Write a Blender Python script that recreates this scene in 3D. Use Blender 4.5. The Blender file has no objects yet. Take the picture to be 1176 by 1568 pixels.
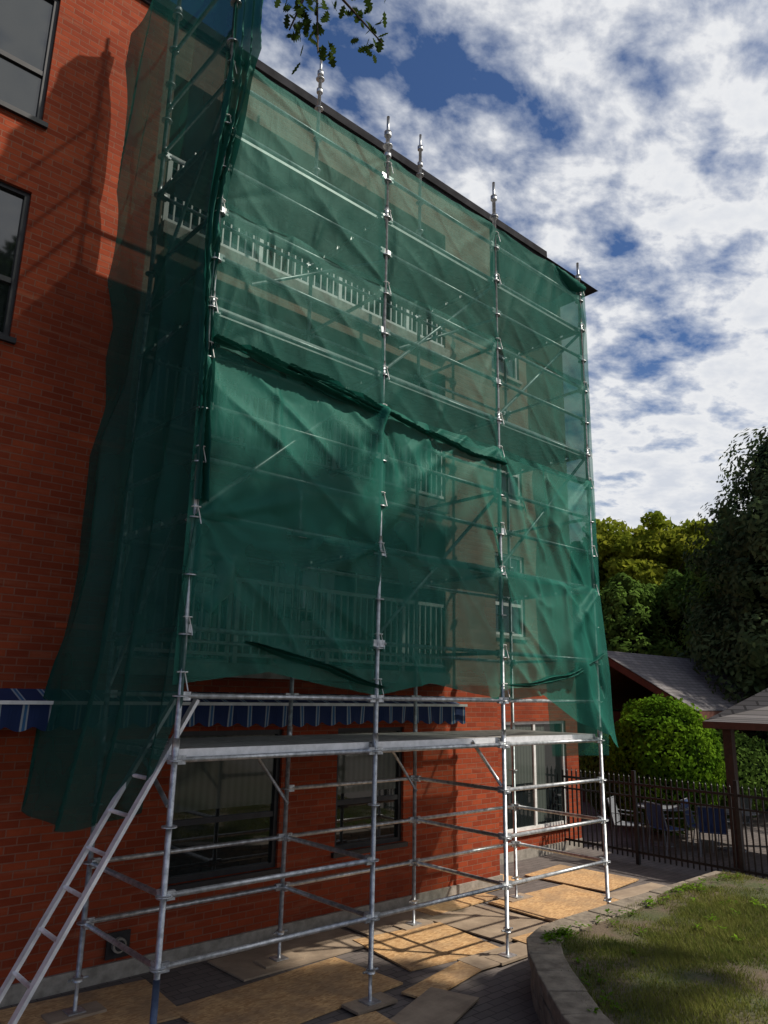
import bpy, math, random
import numpy as np
from mathutils import Vector, Matrix, noise
random.seed(7); rng=np.random.default_rng(7)
H=2.8
scene=bpy.context.scene
scene.view_settings.view_transform='Standard'
try: scene.view_settings.look='None'
except Exception: pass
scene.view_settings.exposure=0

# ---------------------------------------------------------------- helpers
class MB:
    def __init__(s): s.v=[];s.f=[];s.m=[];s.sm=[]
    def quad(s,a,b,c,d,m=0):
        n=len(s.v); s.v+= [tuple(a),tuple(b),tuple(c),tuple(d)]; s.f.append((n,n+1,n+2,n+3)); s.m.append(m); s.sm.append(False)
    def poly(s,pts,m=0):
        n=len(s.v); s.v+=[tuple(p) for p in pts]; s.f.append(tuple(range(n,n+len(pts)))); s.m.append(m); s.sm.append(False)
    def box(s,x0,x1,y0,y1,z0,z1,m=0,M=None):
        n=len(s.v)
        P=[Vector(p) for p in ((x0,y0,z0),(x1,y0,z0),(x1,y1,z0),(x0,y1,z0),(x0,y0,z1),(x1,y0,z1),(x1,y1,z1),(x0,y1,z1))]
        if M is not None: P=[M@p for p in P]
        s.v+=[tuple(p) for p in P]
        for q in ((0,3,2,1),(4,5,6,7),(0,1,5,4),(1,2,6,5),(2,3,7,6),(3,0,4,7)):
            s.f.append(tuple(n+i for i in q)); s.m.append(m); s.sm.append(False)
    def tube(s,a,b,r,m=0,seg=10,r2=None,caps=True):
        a=Vector(a);b=Vector(b);d=(b-a)
        if d.length<1e-6:return
        d.normalize(); u=d.cross(Vector((0,0,1)))
        if u.length<.05:u=d.cross(Vector((1,0,0)))
        u.normalize();w=d.cross(u); r2=r if r2 is None else r2
        n=len(s.v)
        for i in range(seg):
            t=2*math.pi*i/seg; e=u*math.cos(t)+w*math.sin(t)
            s.v.append(tuple(a+e*r)); s.v.append(tuple(b+e*r2))
        for i in range(seg):
            j=(i+1)%seg
            s.f.append((n+2*i,n+2*j,n+2*j+1,n+2*i+1)); s.m.append(m); s.sm.append(True)
        if caps:
            s.f.append(tuple(n+2*i for i in range(seg))); s.m.append(m); s.sm.append(False)
            s.f.append(tuple(n+2*i+1 for i in reversed(range(seg)))); s.m.append(m); s.sm.append(False)
    def obj(s,name,mats,parent=None):
        me=bpy.data.meshes.new(name); me.from_pydata(s.v,[],s.f)
        for m in mats: me.materials.append(m)
        me.polygons.foreach_set('material_index',s.m); me.polygons.foreach_set('use_smooth',s.sm)
        me.update()
        o=bpy.data.objects.new(name,me); scene.collection.objects.link(o)
        if parent: o.parent=parent
        return o
def empty(name):
    e=bpy.data.objects.new(name,None); scene.collection.objects.link(e); return e

class NT:
    def __init__(s,mat):
        mat.use_nodes=True; s.t=mat.node_tree; s.t.nodes.clear()
    def n(s,ty,**k):
        nd=s.t.nodes.new(ty)
        for a,b in k.items(): setattr(nd,a,b)
        return nd
    def l(s,a,b): s.t.links.new(a,b)
    def math(s,op,a,b=None,c=None,clamp=False):
        nd=s.t.nodes.new('ShaderNodeMath'); nd.operation=op; nd.use_clamp=clamp
        for i,x in enumerate((a,b,c)):
            if x is None: continue
            if hasattr(x,'default_value'): s.l(x,nd.inputs[i])
            else: nd.inputs[i].default_value=x
        return nd.outputs[0]
    def mix(s,f,a,b,blend='MIX'):
        nd=s.t.nodes.new('ShaderNodeMix'); nd.data_type='RGBA'; nd.blend_type=blend
        for i,x in ((0,f),(6,a),(7,b)):
            if hasattr(x,'default_value'): s.l(x,nd.inputs[i])
            else: nd.inputs[i].default_value=(x if i==0 else (x[0],x[1],x[2],1))
        return nd.outputs[2]
    def ramp(s,f,stops,interp='LINEAR'):
        nd=s.t.nodes.new('ShaderNodeValToRGB'); cr=nd.color_ramp; cr.interpolation=interp
        while len(cr.elements)<len(stops): cr.elements.new(.5)
        for e,(p,c) in zip(cr.elements,stops):
            e.position=p; e.color=(c,c,c,1) if not hasattr(c,'__len__') else (c[0],c[1],c[2],1)
        s.l(f,nd.inputs[0]); return nd.outputs[0]
    def noise(s,vec,scale,detail=4,rough=.55,dist=0):
        nd=s.n('ShaderNodeTexNoise'); nd.inputs['Scale'].default_value=scale; nd.inputs['Detail'].default_value=detail
        nd.inputs['Roughness'].default_value=rough; nd.inputs['Distortion'].default_value=dist
        s.l(vec,nd.inputs['Vector']); return nd.outputs['Fac']
    def out(s,sh): o=s.n('ShaderNodeOutputMaterial'); s.l(sh,o.inputs[0])
    def pos(s): return s.n('ShaderNodeNewGeometry').outputs['Position']
def setp(nd,key,v,t=None):
    if hasattr(v,'default_value'): t.l(v,nd.inputs[key])
    else:
        if hasattr(v,'__len__'): v=(v[0],v[1],v[2],1)
        nd.inputs[key].default_value=v
def princ(t,col,rough=.6,metal=0,bump=None,bstr=.3,bdist=.01,spec=None,ior=None):
    p=t.n('ShaderNodeBsdfPrincipled')
    setp(p,'Base Color',col,t); setp(p,'Roughness',rough,t); p.inputs['Metallic'].default_value=metal
    if spec is not None: p.inputs['Specular IOR Level'].default_value=spec
    if ior: p.inputs['IOR'].default_value=ior
    if bump is not None:
        b=t.n('ShaderNodeBump'); b.inputs['Strength'].default_value=bstr; b.inputs['Distance'].default_value=bdist
        t.l(bump,b.inputs['Height']); t.l(b.outputs[0],p.inputs['Normal'])
    return p.outputs[0]
def M(name): return bpy.data.materials.new(name)

def mat_noise(name,c1,c2,scale=6,rough=.6,metal=0,bstr=.3,bd=.01,detail=4,spec=None,lo=.35,hi=.65):
    m=M(name);t=NT(m);p=t.pos(); f=t.noise(p,scale,detail,.6)
    col=t.mix(t.ramp(f,[(lo,0),(hi,1)]),c1,c2)
    t.out(princ(t,col,rough,metal,f,bstr,bd,spec)); return m

def mat_brick(name,c1,c2,mortar,dirt):
    m=M(name);t=NT(m);p=t.pos(); sp=t.n('ShaderNodeSeparateXYZ'); t.l(p,sp.inputs[0])
    u=t.math('ADD',sp.outputs[0],sp.outputs[1]); cb=t.n('ShaderNodeCombineXYZ'); t.l(u,cb.inputs[0]); t.l(sp.outputs[2],cb.inputs[1])
    b=t.n('ShaderNodeTexBrick'); t.l(cb.outputs[0],b.inputs['Vector'])
    b.inputs['Scale'].default_value=1; b.inputs['Brick Width'].default_value=.215; b.inputs['Row Height'].default_value=.075
    b.inputs['Mortar Size'].default_value=.0065; b.inputs['Mortar Smooth'].default_value=.2; b.inputs['Bias'].default_value=-.1
    b.inputs['Color1'].default_value=(*c1,1); b.inputs['Color2'].default_value=(*c2,1); b.inputs['Mortar'].default_value=(*mortar,1)
    n1=t.noise(p,.7,5,.6); n2=t.noise(p,14,3,.6)
    c=t.mix(t.ramp(n1,[(.35,.0),(.7,.55)]),b.outputs['Color'],dirt)
    c=t.mix(t.math('MULTIPLY',n2,.4),c,tuple(x*.4 for x in c1))
    mp=t.n('ShaderNodeMapping'); mp.inputs['Scale'].default_value=(.8,6,1); t.l(cb.outputs[0],mp.inputs[0])
    n3=t.noise(mp.outputs[0],1.6,3,.6)
    c=t.mix(t.ramp(n3,[(.56,0),(.76,.34)]),c,(mortar[0]*1.3,mortar[1]*1.3,mortar[2]*1.2))
    hgt=t.math('ADD',t.math('SUBTRACT',1.0,b.outputs['Fac']),t.math('MULTIPLY',n2,.35))
    t.out(princ(t,c,.88,0,hgt,.8,.012,.12)); return m

red_brick=mat_brick('red_brick',(.37,.070,.027),(.22,.036,.016),(.28,.13,.085),(.13,.028,.015))
tan_brick=mat_brick('tan_brick',(.29,.20,.145),(.22,.15,.11),(.32,.26,.21),(.15,.11,.085))
concrete=mat_noise('concrete',(.20,.18,.155),(.34,.31,.27),9,.85,bstr=.5)
block=mat_noise('retaining_block',(.13,.105,.08),(.30,.25,.19),7,.9,bstr=.9,bd=.02,lo=.3,hi=.7)
darkmetal=mat_noise('dark_metal',(.012,.012,.014),(.025,.025,.028),8,.45,.2,.05)
blackiron=mat_noise('black_iron',(.008,.008,.009),(.02,.02,.022),20,.4,.3,.05)
white=mat_noise('white_paint',(.6,.6,.58),(.78,.78,.76),8,.5,bstr=.05)
chairw=mat_noise('chair_sling_grey',(.14,.15,.17),(.20,.21,.23),8,.6,bstr=.05)
railm=mat_noise('rail_paint',(.48,.50,.49),(.62,.64,.63),8,.5,bstr=.05)
steel=mat_noise('galvanised_steel',(.32,.335,.35),(.64,.66,.68),16,.42,.7,.12,.004)
alu=mat_noise('aluminium',(.66,.67,.68),(.84,.84,.86),12,.42,.35,.08,.004)
jackblue=mat_noise('blue_jack_paint',(.05,.08,.15),(.09,.13,.22),14,.5,.2)
deckm=mat_noise('deck_plank',(.26,.25,.235),(.40,.39,.37),10,.6,.2,.2)
flash=mat_noise('roof_flashing',(.02,.02,.023),(.04,.04,.045),3,.95,0,.05,spec=.1)
woodbrown=mat_noise('brown_wood',(.035,.014,.008),(.07,.028,.016),12,.7)
redfascia=mat_noise('red_fascia',(.07,.02,.012),(.11,.035,.02),9,.7)
orangewood=mat_noise('soffit_wood',(.20,.09,.03),(.3,.14,.05),9,.7)
bark=mat_noise('bark',(.05,.035,.025),(.11,.08,.06),12,.95,bstr=.9,bd=.02)
bluefab=mat_noise('blue_sling',(.015,.035,.12),(.03,.06,.18),8,.7)

m=M('window_glass');t=NT(m);t.out(princ(t,(.012,.016,.016),.03,0,t.noise(t.pos(),1.2,1),.02,.02,ior=1.9));glass=m

m=M('awning_cloth');t=NT(m);sp=t.n('ShaderNodeSeparateXYZ');t.l(t.pos(),sp.inputs[0])
fr=t.math('FRACT',t.math('MULTIPLY',sp.outputs[0],1/.24))
r1=t.ramp(fr,[(0,(.004,.018,.08)),(.52,(.26,.29,.32)),(.60,(.02,.10,.22)),(.70,(.26,.29,.32)),(.76,(.004,.018,.08))],'CONSTANT')
t.out(princ(t,r1,.85,0,t.noise(t.pos(),5,3),.3,.02));awn=m
m=M('osb_plywood');t=NT(m);p=t.pos()
mp=t.n('ShaderNodeMapping');mp.inputs['Scale'].default_value=(1,2.2,1);t.l(p,mp.inputs[0])
v=t.n('ShaderNodeTexVoronoi');v.inputs['Scale'].default_value=24;t.l(mp.outputs[0],v.inputs['Vector'])
sv=t.n('ShaderNodeSeparateColor');t.l(v.outputs['Color'],sv.inputs[0])
c=t.mix(sv.outputs[0],(.40,.22,.09),(.66,.43,.21)); n=t.noise(p,1.8,5,.65)
c=t.mix(t.ramp(n,[(.44,0),(.66,.65)]),c,(.24,.165,.105))
t.out(princ(t,c,.8,0,sv.outputs[1],.3,.003));osb=m
m=M('weathered_plywood');t=NT(m);p=t.pos();n=t.noise(p,2.2,6,.7)
mp=t.n('ShaderNodeMapping');mp.inputs['Scale'].default_value=(2,30,1);t.l(p,mp.inputs[0]);n2=t.noise(mp.outputs[0],1.5,4)
c=t.mix(t.ramp(n,[(.35,0),(.65,1)]),(.25,.19,.135),(.45,.35,.25)); c=t.mix(t.math('MULTIPLY',n2,.45),c,(.15,.11,.08))
t.out(princ(t,c,.85,0,n2,.3,.003));plyg=m
m=M('interlocking_pavers');t=NT(m);p=t.pos()
b=t.n('ShaderNodeTexBrick');t.l(p,b.inputs['Vector']);b.inputs['Scale'].default_value=1;b.inputs['Brick Width'].default_value=.22;b.inputs['Row Height'].default_value=.11
b.inputs['Mortar Size'].default_value=.006;b.inputs['Color1'].default_value=(.15,.125,.115,1);b.inputs['Color2'].default_value=(.095,.08,.075,1);b.inputs['Mortar'].default_value=(.04,.034,.03,1)
n=t.noise(p,1.1,6,.65);c=t.mix(t.ramp(n,[(.35,.0),(.7,.55)]),b.outputs['Color'],(.16,.14,.13))
t.out(princ(t,c,.88,0,t.math('SUBTRACT',n,b.outputs['Fac']),.5,.008));paver=m
m=M('asphalt_shingles');t=NT(m);p=t.pos();sp=t.n('ShaderNodeSeparateXYZ');t.l(p,sp.inputs[0])
cb=t.n('ShaderNodeCombineXYZ');t.l(sp.outputs[0],cb.inputs[0]);t.l(t.math('MULTIPLY',sp.outputs[2],2.0),cb.inputs[1])
b=t.n('ShaderNodeTexBrick');t.l(cb.outputs[0],b.inputs['Vector']);b.inputs['Scale'].default_value=1;b.inputs['Brick Width'].default_value=.3;b.inputs['Row Height'].default_value=.16
b.inputs['Mortar Size'].default_value=.014;b.inputs['Color1'].default_value=(.12,.11,.11,1);b.inputs['Color2'].default_value=(.20,.185,.185,1);b.inputs['Mortar'].default_value=(.045,.04,.04,1)
n=t.noise(p,3,5);c=t.mix(t.math('MULTIPLY',n,.5),b.outputs['Color'],(.10,.095,.095));t.out(princ(t,c,.9,0,n,.4));shingle=m

def mat_leaf(name,c1,c2,c3,trans=.35,scale=.9):
    m=M(name);t=NT(m);g=t.n('ShaderNodeNewGeometry');n=t.noise(g.outputs['Position'],scale,2)
    c=t.mix(t.ramp(n,[(.38,0),(.62,1)]),c1,c2); c=t.mix(t.math('MULTIPLY',g.outputs['Random Per Island'],.6),c,c3)
    d=t.n('ShaderNodeBsdfDiffuse');tr=t.n('ShaderNodeBsdfTranslucent');mx=t.n('ShaderNodeMixShader')
    t.l(c,d.inputs[0]);t.l(c,tr.inputs[0]);mx.inputs[0].default_value=trans;t.l(d.outputs[0],mx.inputs[1]);t.l(tr.outputs[0],mx.inputs[2])
    t.out(mx.outputs[0]);return m
leaf_cedar=mat_leaf('cedar_foliage',(.06,.12,.022),(.13,.22,.04),(.10,.16,.035),.3,.6)
leaf_spruce=mat_leaf('spruce_foliage',(.05,.085,.04),(.10,.15,.06),(.11,.15,.06),.25,.8)
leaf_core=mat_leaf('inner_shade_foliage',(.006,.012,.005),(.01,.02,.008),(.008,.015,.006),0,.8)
leaf_yel=mat_leaf('maple_foliage',(.22,.26,.025),(.34,.34,.04),(.16,.22,.025),.45,.7)
leaf_oak=mat_leaf('oak_foliage',(.03,.06,.015),(.06,.10,.02),(.04,.06,.012),.35)
leaf_hedge=mat_leaf('hedge_foliage',(.08,.17,.012),(.18,.32,.02),(.04,.09,.01),.3,1.5)
grassm=mat_leaf('grass_blades',(.08,.13,.02),(.19,.22,.045),(.24,.20,.08),.3,1.3)

def mat_net(name,op,base):
    m=M(name);t=NT(m);p=t.pos()
    n=t.noise(p,1.3,2,.6)
    a=t.math('ADD',op-.10,t.math('MULTIPLY',n,.20),clamp=True)
    c=t.mix(t.ramp(n,[(.3,0),(.7,1)]),base,tuple(x*1.4 for x in base))
    b=t.n('ShaderNodeBump');b.inputs['Strength'].default_value=.55;b.inputs['Distance'].default_value=.02
    mp2=t.n('ShaderNodeMapping');mp2.inputs['Scale'].default_value=(1,1,.35);mp2.inputs['Rotation'].default_value=(0,.3,0);t.l(p,mp2.inputs[0])
    t.l(t.noise(mp2.outputs[0],6.5,4,.62,.8),b.inputs['Height'])
    d=t.n('ShaderNodeBsdfDiffuse');tr=t.n('ShaderNodeBsdfTranslucent');gl=t.n('ShaderNodeBsdfGlossy');gl.inputs['Roughness'].default_value=.55
    gl.inputs['Color'].default_value=(.4,.65,.58,1)
    for q in (d,tr): t.l(c,q.inputs[0]); t.l(b.outputs[0],q.inputs['Normal'])
    t.l(b.outputs[0],gl.inputs['Normal'])
    m1=t.n('ShaderNodeMixShader');m1.inputs[0].default_value=.3;t.l(d.outputs[0],m1.inputs[1]);t.l(tr.outputs[0],m1.inputs[2])
    m2=t.n('ShaderNodeMixShader');m2.inputs[0].default_value=.03;t.l(m1.outputs[0],m2.inputs[1]);t.l(gl.outputs[0],m2.inputs[2])
    tp=t.n('ShaderNodeBsdfTransparent');tp.inputs[0].default_value=(.88,.98,.95,1)
    m3=t.n('ShaderNodeMixShader');t.l(a,m3.inputs[0]);t.l(tp.outputs[0],m3.inputs[1]);t.l(m2.outputs[0],m3.inputs[2])
    t.out(m3.outputs[0]);return m
net_dense=mat_net('green_net_dense',.73,(.018,.135,.102))
net_thin=mat_net('green_net_thin',.64,(.014,.088,.070))
net_end=mat_net('green_net_end_shaded',.82,(.010,.062,.048))  # same green net; shadow on the end face put into a darker base colour
net_roll=mat_net('green_net_rolled',.90,(.008,.08,.06))

# ---------------------------------------------------------------- world, sun, camera
Sh=Vector((.66,-.75)).normalized(); EL=math.radians(46)
S=Vector((Sh.x*math.cos(EL),Sh.y*math.cos(EL),math.sin(EL)))
w=bpy.data.worlds.new("World"); scene.world=w; w.use_nodes=True
class WT(NT):
    def __init__(s,w): s.t=w.node_tree; s.t.nodes.clear()
t=WT(w)
sky=t.n('ShaderNodeTexSky');sky.sky_type='NISHITA';sky.sun_disc=False;sky.sun_elevation=EL;sky.sun_rotation=math.atan2(S.x,S.y);sky.air_density=1.0;sky.dust_density=.6;sky.ozone_density=2.5
tc=t.n('ShaderNodeTexCoord');sp=t.n('ShaderNodeSeparateXYZ');t.l(tc.outputs['Generated'],sp.inputs[0])
zz=t.math('ADD',t.math('MAXIMUM',sp.outputs[2],.0),.14)
cx=t.math('DIVIDE',sp.outputs[0],zz);cy=t.math('DIVIDE',sp.outputs[1],zz)
cb=t.n('ShaderNodeCombineXYZ');t.l(cx,cb.inputs[0]);t.l(cy,cb.inputs[1]);cb.inputs[2].default_value=5.3
mp=t.n('ShaderNodeMapping');mp.inputs['Rotation'].default_value=(0,0,.9);mp.inputs['Scale'].default_value=(1,1.3,1);t.l(cb.outputs[0],mp.inputs[0])
n1=t.noise(mp.outputs[0],7.5,7,.55,.15); n2=t.noise(cb.outputs[0],2.0,3,.5,.3); n3=t.noise(mp.outputs[0],20,4,.6,.1)
bias=t.math('MULTIPLY',t.math('SUBTRACT',t.math('SUBTRACT',cx,cy),.22),.16)
s1=t.math('ADD',t.math('ADD',t.math('MULTIPLY',n1,.8),t.math('MULTIPLY',n2,.45)),t.math('ADD',t.math('MULTIPLY',n3,.15),bias))
mask=t.ramp(s1,[(.60,0),(.70,.45),(.82,1)])
shade=t.ramp(s1,[(.64,(7.0,7.5,8.3)),(.80,(9.6,9.7,9.9)),(1.0,(7.4,7.8,8.6))])
blue=t.mix(1.0,sky.outputs[0],(.58,.74,.98),'MULTIPLY')
hz=t.ramp(sp.outputs[2],[(.0,.85),(.42,0)])
blue=t.mix(hz,blue,(5.4,6.3,7.8))
col=t.mix(mask,blue,shade)
bg=t.n('ShaderNodeBackground');bg.inputs['Strength'].default_value=.088;t.l(col,bg.inputs[0])
o=t.n('ShaderNodeOutputWorld');t.l(bg.outputs[0],o.inputs[0])
L=bpy.data.lights.new('sun','SUN');L.energy=4.8;L.angle=math.radians(1.2);L.color=(1,.92,.80)
lo=bpy.data.objects.new('sun',L);scene.collection.objects.link(lo);lo.rotation_euler=S.to_track_quat('Z','Y').to_euler();lo.location=(20,-20,30)

hd=math.radians(48.1);p_=math.radians(13.7)
head=Vector((math.cos(hd),math.sin(hd),0));r0=Vector((math.sin(hd),-math.cos(hd),0))
fw=head*math.cos(p_)+Vector((0,0,math.sin(p_)));u0=r0.cross(fw)
R=(r0+u0*.0196).normalized();U=(u0-r0*.0196).normalized();B=-fw
cam=bpy.data.cameras.new('camera');co=bpy.data.objects.new('camera',cam);scene.collection.objects.link(co);scene.camera=co
co.matrix_world=Matrix(((R.x,U.x,B.x,0),(R.y,U.y,B.y,0),(R.z,U.z,B.z,H),(0,0,0,1)))
cam.sensor_fit='VERTICAL';cam.sensor_height=36;cam.lens=36*1141/1568;cam.clip_end=2000;cam.clip_start=.05

# ---------------------------------------------------------------- ground
g=MB();g.quad((-300,-300,0),(300,-300,0),(300,300,0),(-300,300,0));g.obj('ground',[paver])

# ---------------------------------------------------------------- building
bld=empty('brick_apartment_building')
def wall(mb,x0,x1,z0,z1,y,holes,m,depth=.14):
    xs=sorted({x0,x1,*[h[0] for h in holes],*[h[1] for h in holes]});zs=sorted({z0,z1,*[h[2] for h in holes],*[h[3] for h in holes]})
    xs=[x for x in xs if x0<=x<=x1];zs=[z for z in zs if z0<=z<=z1]
    for i in range(len(xs)-1):
        for j in range(len(zs)-1):
            cx=(xs[i]+xs[i+1])/2;cz=(zs[j]+zs[j+1])/2
            if any(h[0]<cx<h[1] and h[2]<cz<h[3] for h in holes):continue
            mb.quad((xs[i],y,zs[j]),(xs[i+1],y,zs[j]),(xs[i+1],y,zs[j+1]),(xs[i],y,zs[j+1]),m)
    for h in holes:
        a,b,c,d=h[:4];dp=h[4] if len(h)>4 else depth;e=y+dp
        mb.quad((a,y,c),(a,e,c),(a,e,d),(a,y,d),m);mb.quad((b,y,c),(b,y,d),(b,e,d),(b,e,c),m)
        mb.quad((a,y,c),(b,y,c),(b,e,c),(a,e,c),m);mb.quad((a,y,d),(a,e,d),(b,e,d),(b,y,d),m)
WY=7.9;TOP=8.7+H
lw=[]
for k in range(-1,2):
    zb=3.51+H+2.63*k
    for xr in (1.83,-1.6,-5.0): lw.append((xr-1.5,xr,zb,zb+1.74))
gw=[(4.07,5.5,.78,2.35),(6.36,7.55,.85,2.35),(.2,1.9,.85,2.3),(-4,-2.2,.85,2.3)]
wb=MB()
wall(wb,-16,3.15,0,TOP,WY,lw+[x for x in gw if x[1]<3.15],0)
wall(wb,3.15,9.6,0,2.95,WY,[x for x in gw if x[0]>3.15],0)
bal=[]
for k in range(3):
    f=.32+H+2.63*k
    bal.append((3.3,8.4,f,f+2.2,1.5))
wall(wb,3.15,9.6,2.95,TOP,WY,bal,1)
wb.quad((9.6,WY,0),(9.6,8.9,0),(9.6,8.9,2.95),(9.6,WY,2.95),0);wb.quad((9.6,WY,2.95),(9.6,8.9,2.95),(9.6,8.9,TOP),(9.6,WY,TOP),1)
rw=[(11.0,12.9,.45,2.35)]+[(10.4,11.7,3.9+2.63*k,5.45+2.63*k) for k in range(3)]
wall(wb,9.6,13.3,0,2.95,8.9,rw[:1],0)
wall(wb,9.6,13.3,2.95,TOP,8.9,rw[1:],1)
wb.quad((13.3,8.9,0),(13.3,20,0),(13.3,20,TOP),(13.3,8.9,TOP),0)
wb.quad((-16,WY,0),(-16,20,0),(-16,20,TOP),(-16,WY,TOP),0)
wb.quad((-16,20,0),(13.3,20,0),(13.3,20,TOP),(-16,20,TOP),0)
wb.obj('walls',[red_brick,tan_brick],bld)
bi=MB()
for a,b,c,d,e in bal:
    bi.quad((a,WY+1.5,c),(b,WY+1.5,c),(b,WY+1.5,d),(a,WY+1.5,d),0)
bi.obj('balcony_back_walls',[red_brick],bld)
rf=MB()
rf.quad((-16,WY,TOP),(13.3,WY,TOP),(13.3,20,TOP),(-16,20,TOP),0)
rf.box(-16.1,11.3,WY-.08,WY+.12,TOP-.10,TOP+.04,0);rf.box(-16.1,11.3,WY-.04,WY-.002,TOP-.16,TOP-.102,0)
rf.box(9.6,11.3,WY+.12,8.9,TOP-.10,TOP+.03,0)
rf.obj('roof_parapet',[flash,concrete],bld)
fb=MB()
fb.box(-16,9.63,WY-.035,WY-.003,0,.16,0);fb.box(9.64,13.33,8.87,8.897,0,.16,0)
fb.obj('foundation_strip',[concrete],bld)
wd=MB()
def window(mb,a,b,c,d,y,style=0):
    fwd=.055;yy=y+.08
    mb.box(a,a+fwd,yy-.04,yy+.03,c,d,0);mb.box(b-fwd,b,yy-.04,yy+.03,c,d,0)
    mb.box(a+fwd,b-fwd,yy-.04,yy+.03,d-fwd,d,0);mb.box(a+fwd,b-fwd,yy-.04,yy+.03,c,c+fwd,0)
    zm=c+(d-c)*.38
    mb.box(a+fwd,b-fwd,yy-.03,yy+.025,zm-.03,zm+.03,0)
    if style: 
        xm=(a+b)/2; mb.box(xm-.03,xm+.03,yy-.032,yy+.022,c+fwd,d-fwd,0)
    mb.quad((a+fwd,yy,c+fwd),(b-fwd,yy,c+fwd),(b-fwd,yy,d-fwd),(a+fwd,yy,d-fwd),1)
    mb.box(a-.05,b+.05,y-.05,y+.04,c-.06,c-.002,2)
for h in lw+gw: window(wd,*h[:4],WY)
wd.obj('windows',[darkmetal,glass,darkmetal],bld)
wd=MB()
for h in rw: window(wd,*h[:4],8.9,1)
wd.obj('white_windows',[white,glass,concrete],bld)
bl=MB()
for a,b,c,d in gw[:2]:
    z0=c+(d-c)*.42
    bl.quad((a+.07,WY+.078,z0+.05),(b-.07,WY+.078,z0+.05),(b-.07,WY+.078,d-.06),(a+.07,WY+.078,d-.06),0)
bl.quad((11.1,8.978,1.25),(11.9,8.978,1.25),(11.9,8.978,2.28),(11.1,8.978,2.28),0)
bl.quad((12.0,8.978,.55),(12.3,8.978,.55),(12.3,8.978,2.28),(12.0,8.978,2.28),0)
m=M('blind_behind_glass');t=NT(m);sp=t.n('ShaderNodeSeparateXYZ');t.l(t.pos(),sp.inputs[0])
wv=t.math('SINE',t.math('MULTIPLY',sp.outputs[0],70));cc=t.mix(t.math('MULTIPLY_ADD',wv,.25,.4),(.05,.062,.055),(.10,.118,.105));t.out(princ(t,cc,.08,ior=1.6));
bl.obj('window_blinds',[m],bld)
bc=MB()
for a,b,c,d,e in bal:
    bc.box(a,b,WY-.10,WY+.02,c-.17,c-.002,0)
    bc.box(a,b,WY+.02,WY+.06,c+.98,c+1.03,1);bc.box(a,b,WY+.02,WY+.06,c+.08,c+.12,1)
    n=int((b-a)/.115)
    for i in range(n):
        x=a+(i+.5)*(b-a)/n
        if i%12==0: bc.box(x-.03,x+.03,WY+.01,WY+.07,c,c+.98,1)
        else: bc.box(x-.010,x+.010,WY+.03,WY+.05,c+.12,c+.98,1)
    for x in (a+.6,a+2.9):
        bc.box(x,x+1.6,WY+1.42,WY+1.49,c+.02,c+2.0,2);bc.box(x+.06,x+.77,WY+1.39,WY+1.415,c+.1,c+1.94,3);bc.box(x+.83,x+1.54,WY+1.39,WY+1.415,c+.1,c+1.94,3)
bc.obj('balconies',[concrete,railm,white,glass],bld)
vt=MB();vx=3.6;vt.box(vx-.12,vx+.12,WY-.05,WY-.036,.2,.44,0);vt.tube((vx,WY-.09,.32),(vx,WY-.05,.32),.07,1,14);vt.tube((vx,WY-.1,.32),(vx,WY-.091,.32),.05,0,14);vt.obj('wall_vent',[darkmetal,concrete],bld)
aw=empty('striped_awning')
a=MB();x0,x1=-16,8.35;st=.03;n=int((x1-x0)/st)
for i in range(n):
    xa=x0+i*st;xb=xa+st
    def zb(x): return 2.46-.05*abs(math.sin(math.pi*x/.24))+.012*math.sin(x*2.1)
    def yy(x): return 7.45+.016*math.sin(x*9)+.012*math.sin(x*23)
    a.quad((xa,yy(xa),zb(xa)),(xb,yy(xb),zb(xb)),(xb,7.45,2.64),(xa,7.45,2.64),0)
a.quad((x0,7.45,2.64),(x1,7.45,2.64),(x1,WY-.01,2.78),(x0,WY-.01,2.78),0);a.obj('valance_and_canvas',[awn],aw)
a=MB();a.box(x0,x1,7.42,7.47,2.642,2.675,0)
for x in (-8,-3,2,5.2,8.3): a.tube((x,7.47,2.65),(x,WY,2.5),.02,0)
a.obj('awning_bar',[white],aw)

# ---------------------------------------------------------------- scaffold
sc=empty('scaffold')
FX=[2.98,5.13,7.13,9.16];FY=5.78;RY=7.25
r=.0245
po=MB();lg=MB();cp=MB();jk=MB();dk=MB();br=MB()
lev=[-2.05,-1.55,-.55,-.05,.5,1.45,2.0,2.5,3.0,3.45,4.0,4.5,5.0,5.45,6.0]
ftop=[8.2,6.87,7.0,6.62];rtop=[8.6,8.8,8.7,6.9]
for i,x in enumerate(FX):
    for y,tp in ((FY,ftop[i]),(RY,rtop[i])):
        po.tube((x,y,.32),(x,y,tp+H-.25),r,0,12); po.tube((x,y,tp+H-.25),(x,y,tp+H),.019,0,10)
        for zt in (tp+H-.25,tp+H-.55): cp.tube((x,y,zt-.03),(x,y,zt+.03),.045,0,12)
        jk.tube((x,y,.02),(x,y,.45),.018,0,10);jk.box(x-.075,x+.075,y-.075,y+.075,.045,.055,0);jk.tube((x,y,.28),(x,y,.32),.045,0,8)
        jk.box(x-.24,x+.24,y-.12,y+.12,.02,.044,2)
        jk.tube((x-.09,y,.3),(x+.09,y,.3),.011,0,6)
        if i==0 and y==FY: jk.tube((x,y,.33),(x,y,.68),.027,1,12)
        z=-2.05+H
        while z<tp+H-.3:
            cp.tube((x,y,z-.006),(x,y,z+.006),.062,0,12)
            z+=.5
        for zj in (2.0,4.0,6.0,8.0):
            if zj<tp+H-.4: cp.tube((x,y,zj+.28),(x,y,zj+.42),.030,0,12)
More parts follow.
